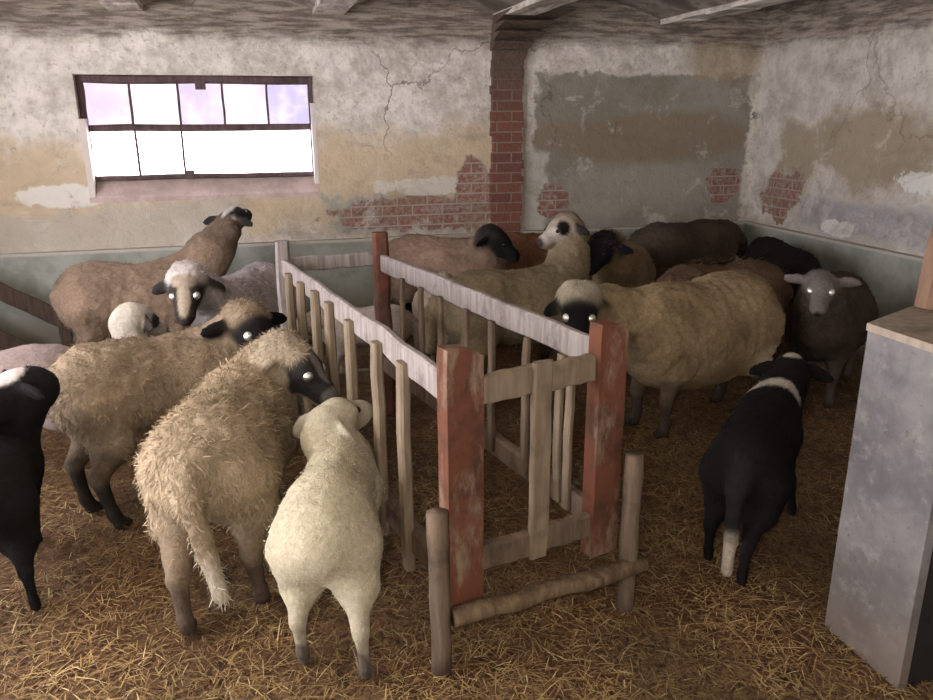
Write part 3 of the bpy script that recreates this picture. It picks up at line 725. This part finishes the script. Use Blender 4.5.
# --- behind the feeder
sheep('small pale lamb behind the far end of the feeder', (.60, 4.74), 172, .64, (.47, .40, .36), (.44, .38, .33), (.4, .34, .3),
      (.24, 4.72, .38), (-.7, -.5, -.5), cat='lamb', name='lamb', lamb=True, shag=.014, nf=2500, eye='dark', crown=False, seed=11)
sheep('cream-crowned sheep right behind the dark red feeder post', (1.15, 4.98), 264, .70, (.34, .28, .22), (.20, .17, .14), (.3, .26, .22),
      (1.10, 4.62, .585), (-.25, -.8, -.6), shag=.025, nf=3500, crownc=(.46, .39, .31), eye='dark', seed=12, droop=.5)
sheep('brown ewe with black curly head against the plinth below the bricks', (1.36, 5.62), 322, 1.02, (.27, .185, .140), BLK, BLK,
      (1.63, 5.26, .755), (.60, -.60, -.35), shag=.035, nf=5000, crownc=(.030, .026, .026), droop=.4, eye='dark', seed=13, hs=.95)
sheep('tan ewe turning back its white face with black eye patches beyond the feeder', (1.47, 4.34), 4, 1.0, (.29, .235, .155), (.44, .38, .31), DK,
      (1.815, 4.46, .935), (-.90, -.36, -.20), shag=.035, nf=6500, crownc=(.34, .28, .22), crown=True, earc=(.03, .027, .03), droop=.3, eye='dark', seed=14, fat=1.1,
      patches=[('h', (.12, .04, .0), (.12, .05, .05), (.62, .58, .54)), ('h', (.07, -.06, .02), (.055, .045, .05), (.02, .018, .02)), ('h', (.05, .06, .03), (.05, .045, .05), (.02, .018, .02)), ('h', (.205, 0, -.03), .035, (.06, .05, .05))], hs=.92)
sheep('reddish brown sheep by the back wall behind the tan ewe', (2.16, 5.74), 180, 1.0, (.27, .135, .085), (.10, .06, .045), DK,
      (1.72, 5.86, .62), (-.8, .1, -.5), shag=.03, nf=4000, eye=None, seed=15)
sheep('dark faced sheep with hay stuck on its head right of the white faced ewe', (2.52, 5.03), 241, .96, (.25, .185, .110), (.020, .018, .028), BLK,
      (2.11, 4.52, .785), (-.75, -.60, -.35), shag=.035, nf=5000, crownc=(.025, .022, .03), eye='dark', seed=16, hs=1.0, wneck=1.1)
sheep('brown sheep with straw along its back behind the big tan ewe', (2.80, 4.24), 184, .97, (.16, .10, .065), (.08, .055, .04), DK,
      (2.30, 4.08, .52), (-.8, -.2, -.5), shag=.035, nf=4500, eye=None, seed=17)
sheep('dark brown sheep standing in the far right corner', (3.38, 5.66), 10, 1.06, (.095, .072, .055), (.05, .04, .03), DK,
      (3.86, 5.72, .60), (.8, .1, -.5), shag=.035, nf=4500, eye=None, seed=18, fat=1.1)
sheep('black sheep seen from behind against the right wall', (3.62, 4.76), 72, .98, (.018, .016, .016), BLK, BLK,
      (3.75, 5.16, .58), (.2, .8, -.5), shag=.035, nf=3500, eye=None, seed=19)
sheep('big tan ewe with black face looking over the feeder right rail', (2.20, 3.52), 195, 1.08, (.35, .265, .160), BLK, (.06, .045, .035),
      (1.465, 3.36, .718), (-.36, -.80, -.40), shag=.022, vox=.012, nf=11000, crownc=(.40, .36, .27), droop=1.1, earc=(.014, .013, .013), seed=20, fat=1.0, belly=.06, chest=.9, wneck=.85, hs=1.08,
      patches=[('b', (-.30, .19, .33), (.08, .09, .09), (.50, .42, .30))], nvar=.3)
sheep('dark grey sheep with pale grey face staring at the camera on the right', (3.18, 3.70), 222, .95, (.060, .046, .038), (.20, .18, .175), (.085, .07, .062),
      (2.85, 3.40, .735), (-.62, -.76, -.36), shag=.03, nf=6000, crown=False, droop=.12, earc=(.22, .19, .185), seed=21, hs=.95, wneck=1.0,
      patches=[('h', (.215, 0, -.045), .022, (.02, .018, .018))])
sheep('black lamb with white tail and white collar band standing right of the feeder', (1.785, 2.36), 46, .76, BLK, BLK, BLK,
      (2.10, 2.62, .585), (.58, .78, -.15), cat='lamb', name='lamb', lamb=True, shag=.022, vox=.011, nf=10000, crown=False, tail=True, tl=.09, tailc=(.02, .018, .018), tipc=(.46, .40, .33), eye='dark', seed=22, droop=.4,
      feet={'hl': ('w', 1.525, 2.235), 'hr': ('w', 1.575, 2.085), 'fr': ('w', 2.04, 2.44)}, hs=.84,
      patches=[('h', (-.01, 0, .085), (.05, .05, .035), (.60, .56, .50)), ('b', (.30, .0, .76), (.020, .30, .13), (.42, .38, .33))], fat=.82)

# hay lying on backs and heads
def back_hay(name, n, c, r, z, label, seed):
    def smp(rg, m):
        a = rg.uniform(0, 2*pi, m); q = np.sqrt(rg.uniform(0, 1, m))
        x = c[0]+r[0]*q*np.cos(a); y = c[1]+r[1]*q*np.sin(a); return x, y, z-(q**2)*.08+rg.uniform(0, .04, m)
    return tag(litter(name, n, smp, seed), label, 'hay', kind='stuff')
back_hay('loose_hay', 500, (2.80, 4.24), (.40, .16), .72, 'wisps of brown straw lying along the back of a brown sheep', 31)
hp = Vector((2.165, 4.555, .875))
back_hay('loose_hay', 2200, (hp.x, hp.y), (.12, .10), hp.z, 'tuft of reddish hay on the head of the dark faced sheep', 32)

# ------------------------------------------------------------------ light
w = bpy.data.worlds.new('overcast_day'); SC.world = w; w.use_nodes = True
bg = w.node_tree.nodes['Background']; bg.inputs[0].default_value = (1.0, .955, 1.0, 1); bg.inputs[1].default_value = 6.0
def lamp(name, loc, power, size, col):
    l = bpy.data.lights.new(name, 'POINT'); l.energy = power; l.shadow_soft_size = size; l.color = col
    o = bpy.data.objects.new(name, l); COL.objects.link(o); o.location = loc; return o
lamp('camera_flash', (-.10, .03, 1.66), 36, .03, (1.0, .90, .76))
lamp('added_fill_lamp', (-1.3, 2.4, 2.05), 24, .05, (1.0, .86, .68))  # unseen lamp without fixture, added to brighten the left and throw shadows rightwards
import json, os
if os.environ.get('DBG'):
    for l_, r_o, p in SHEEP: print('HEADPX', l_[:50], [round(k) for k in p])
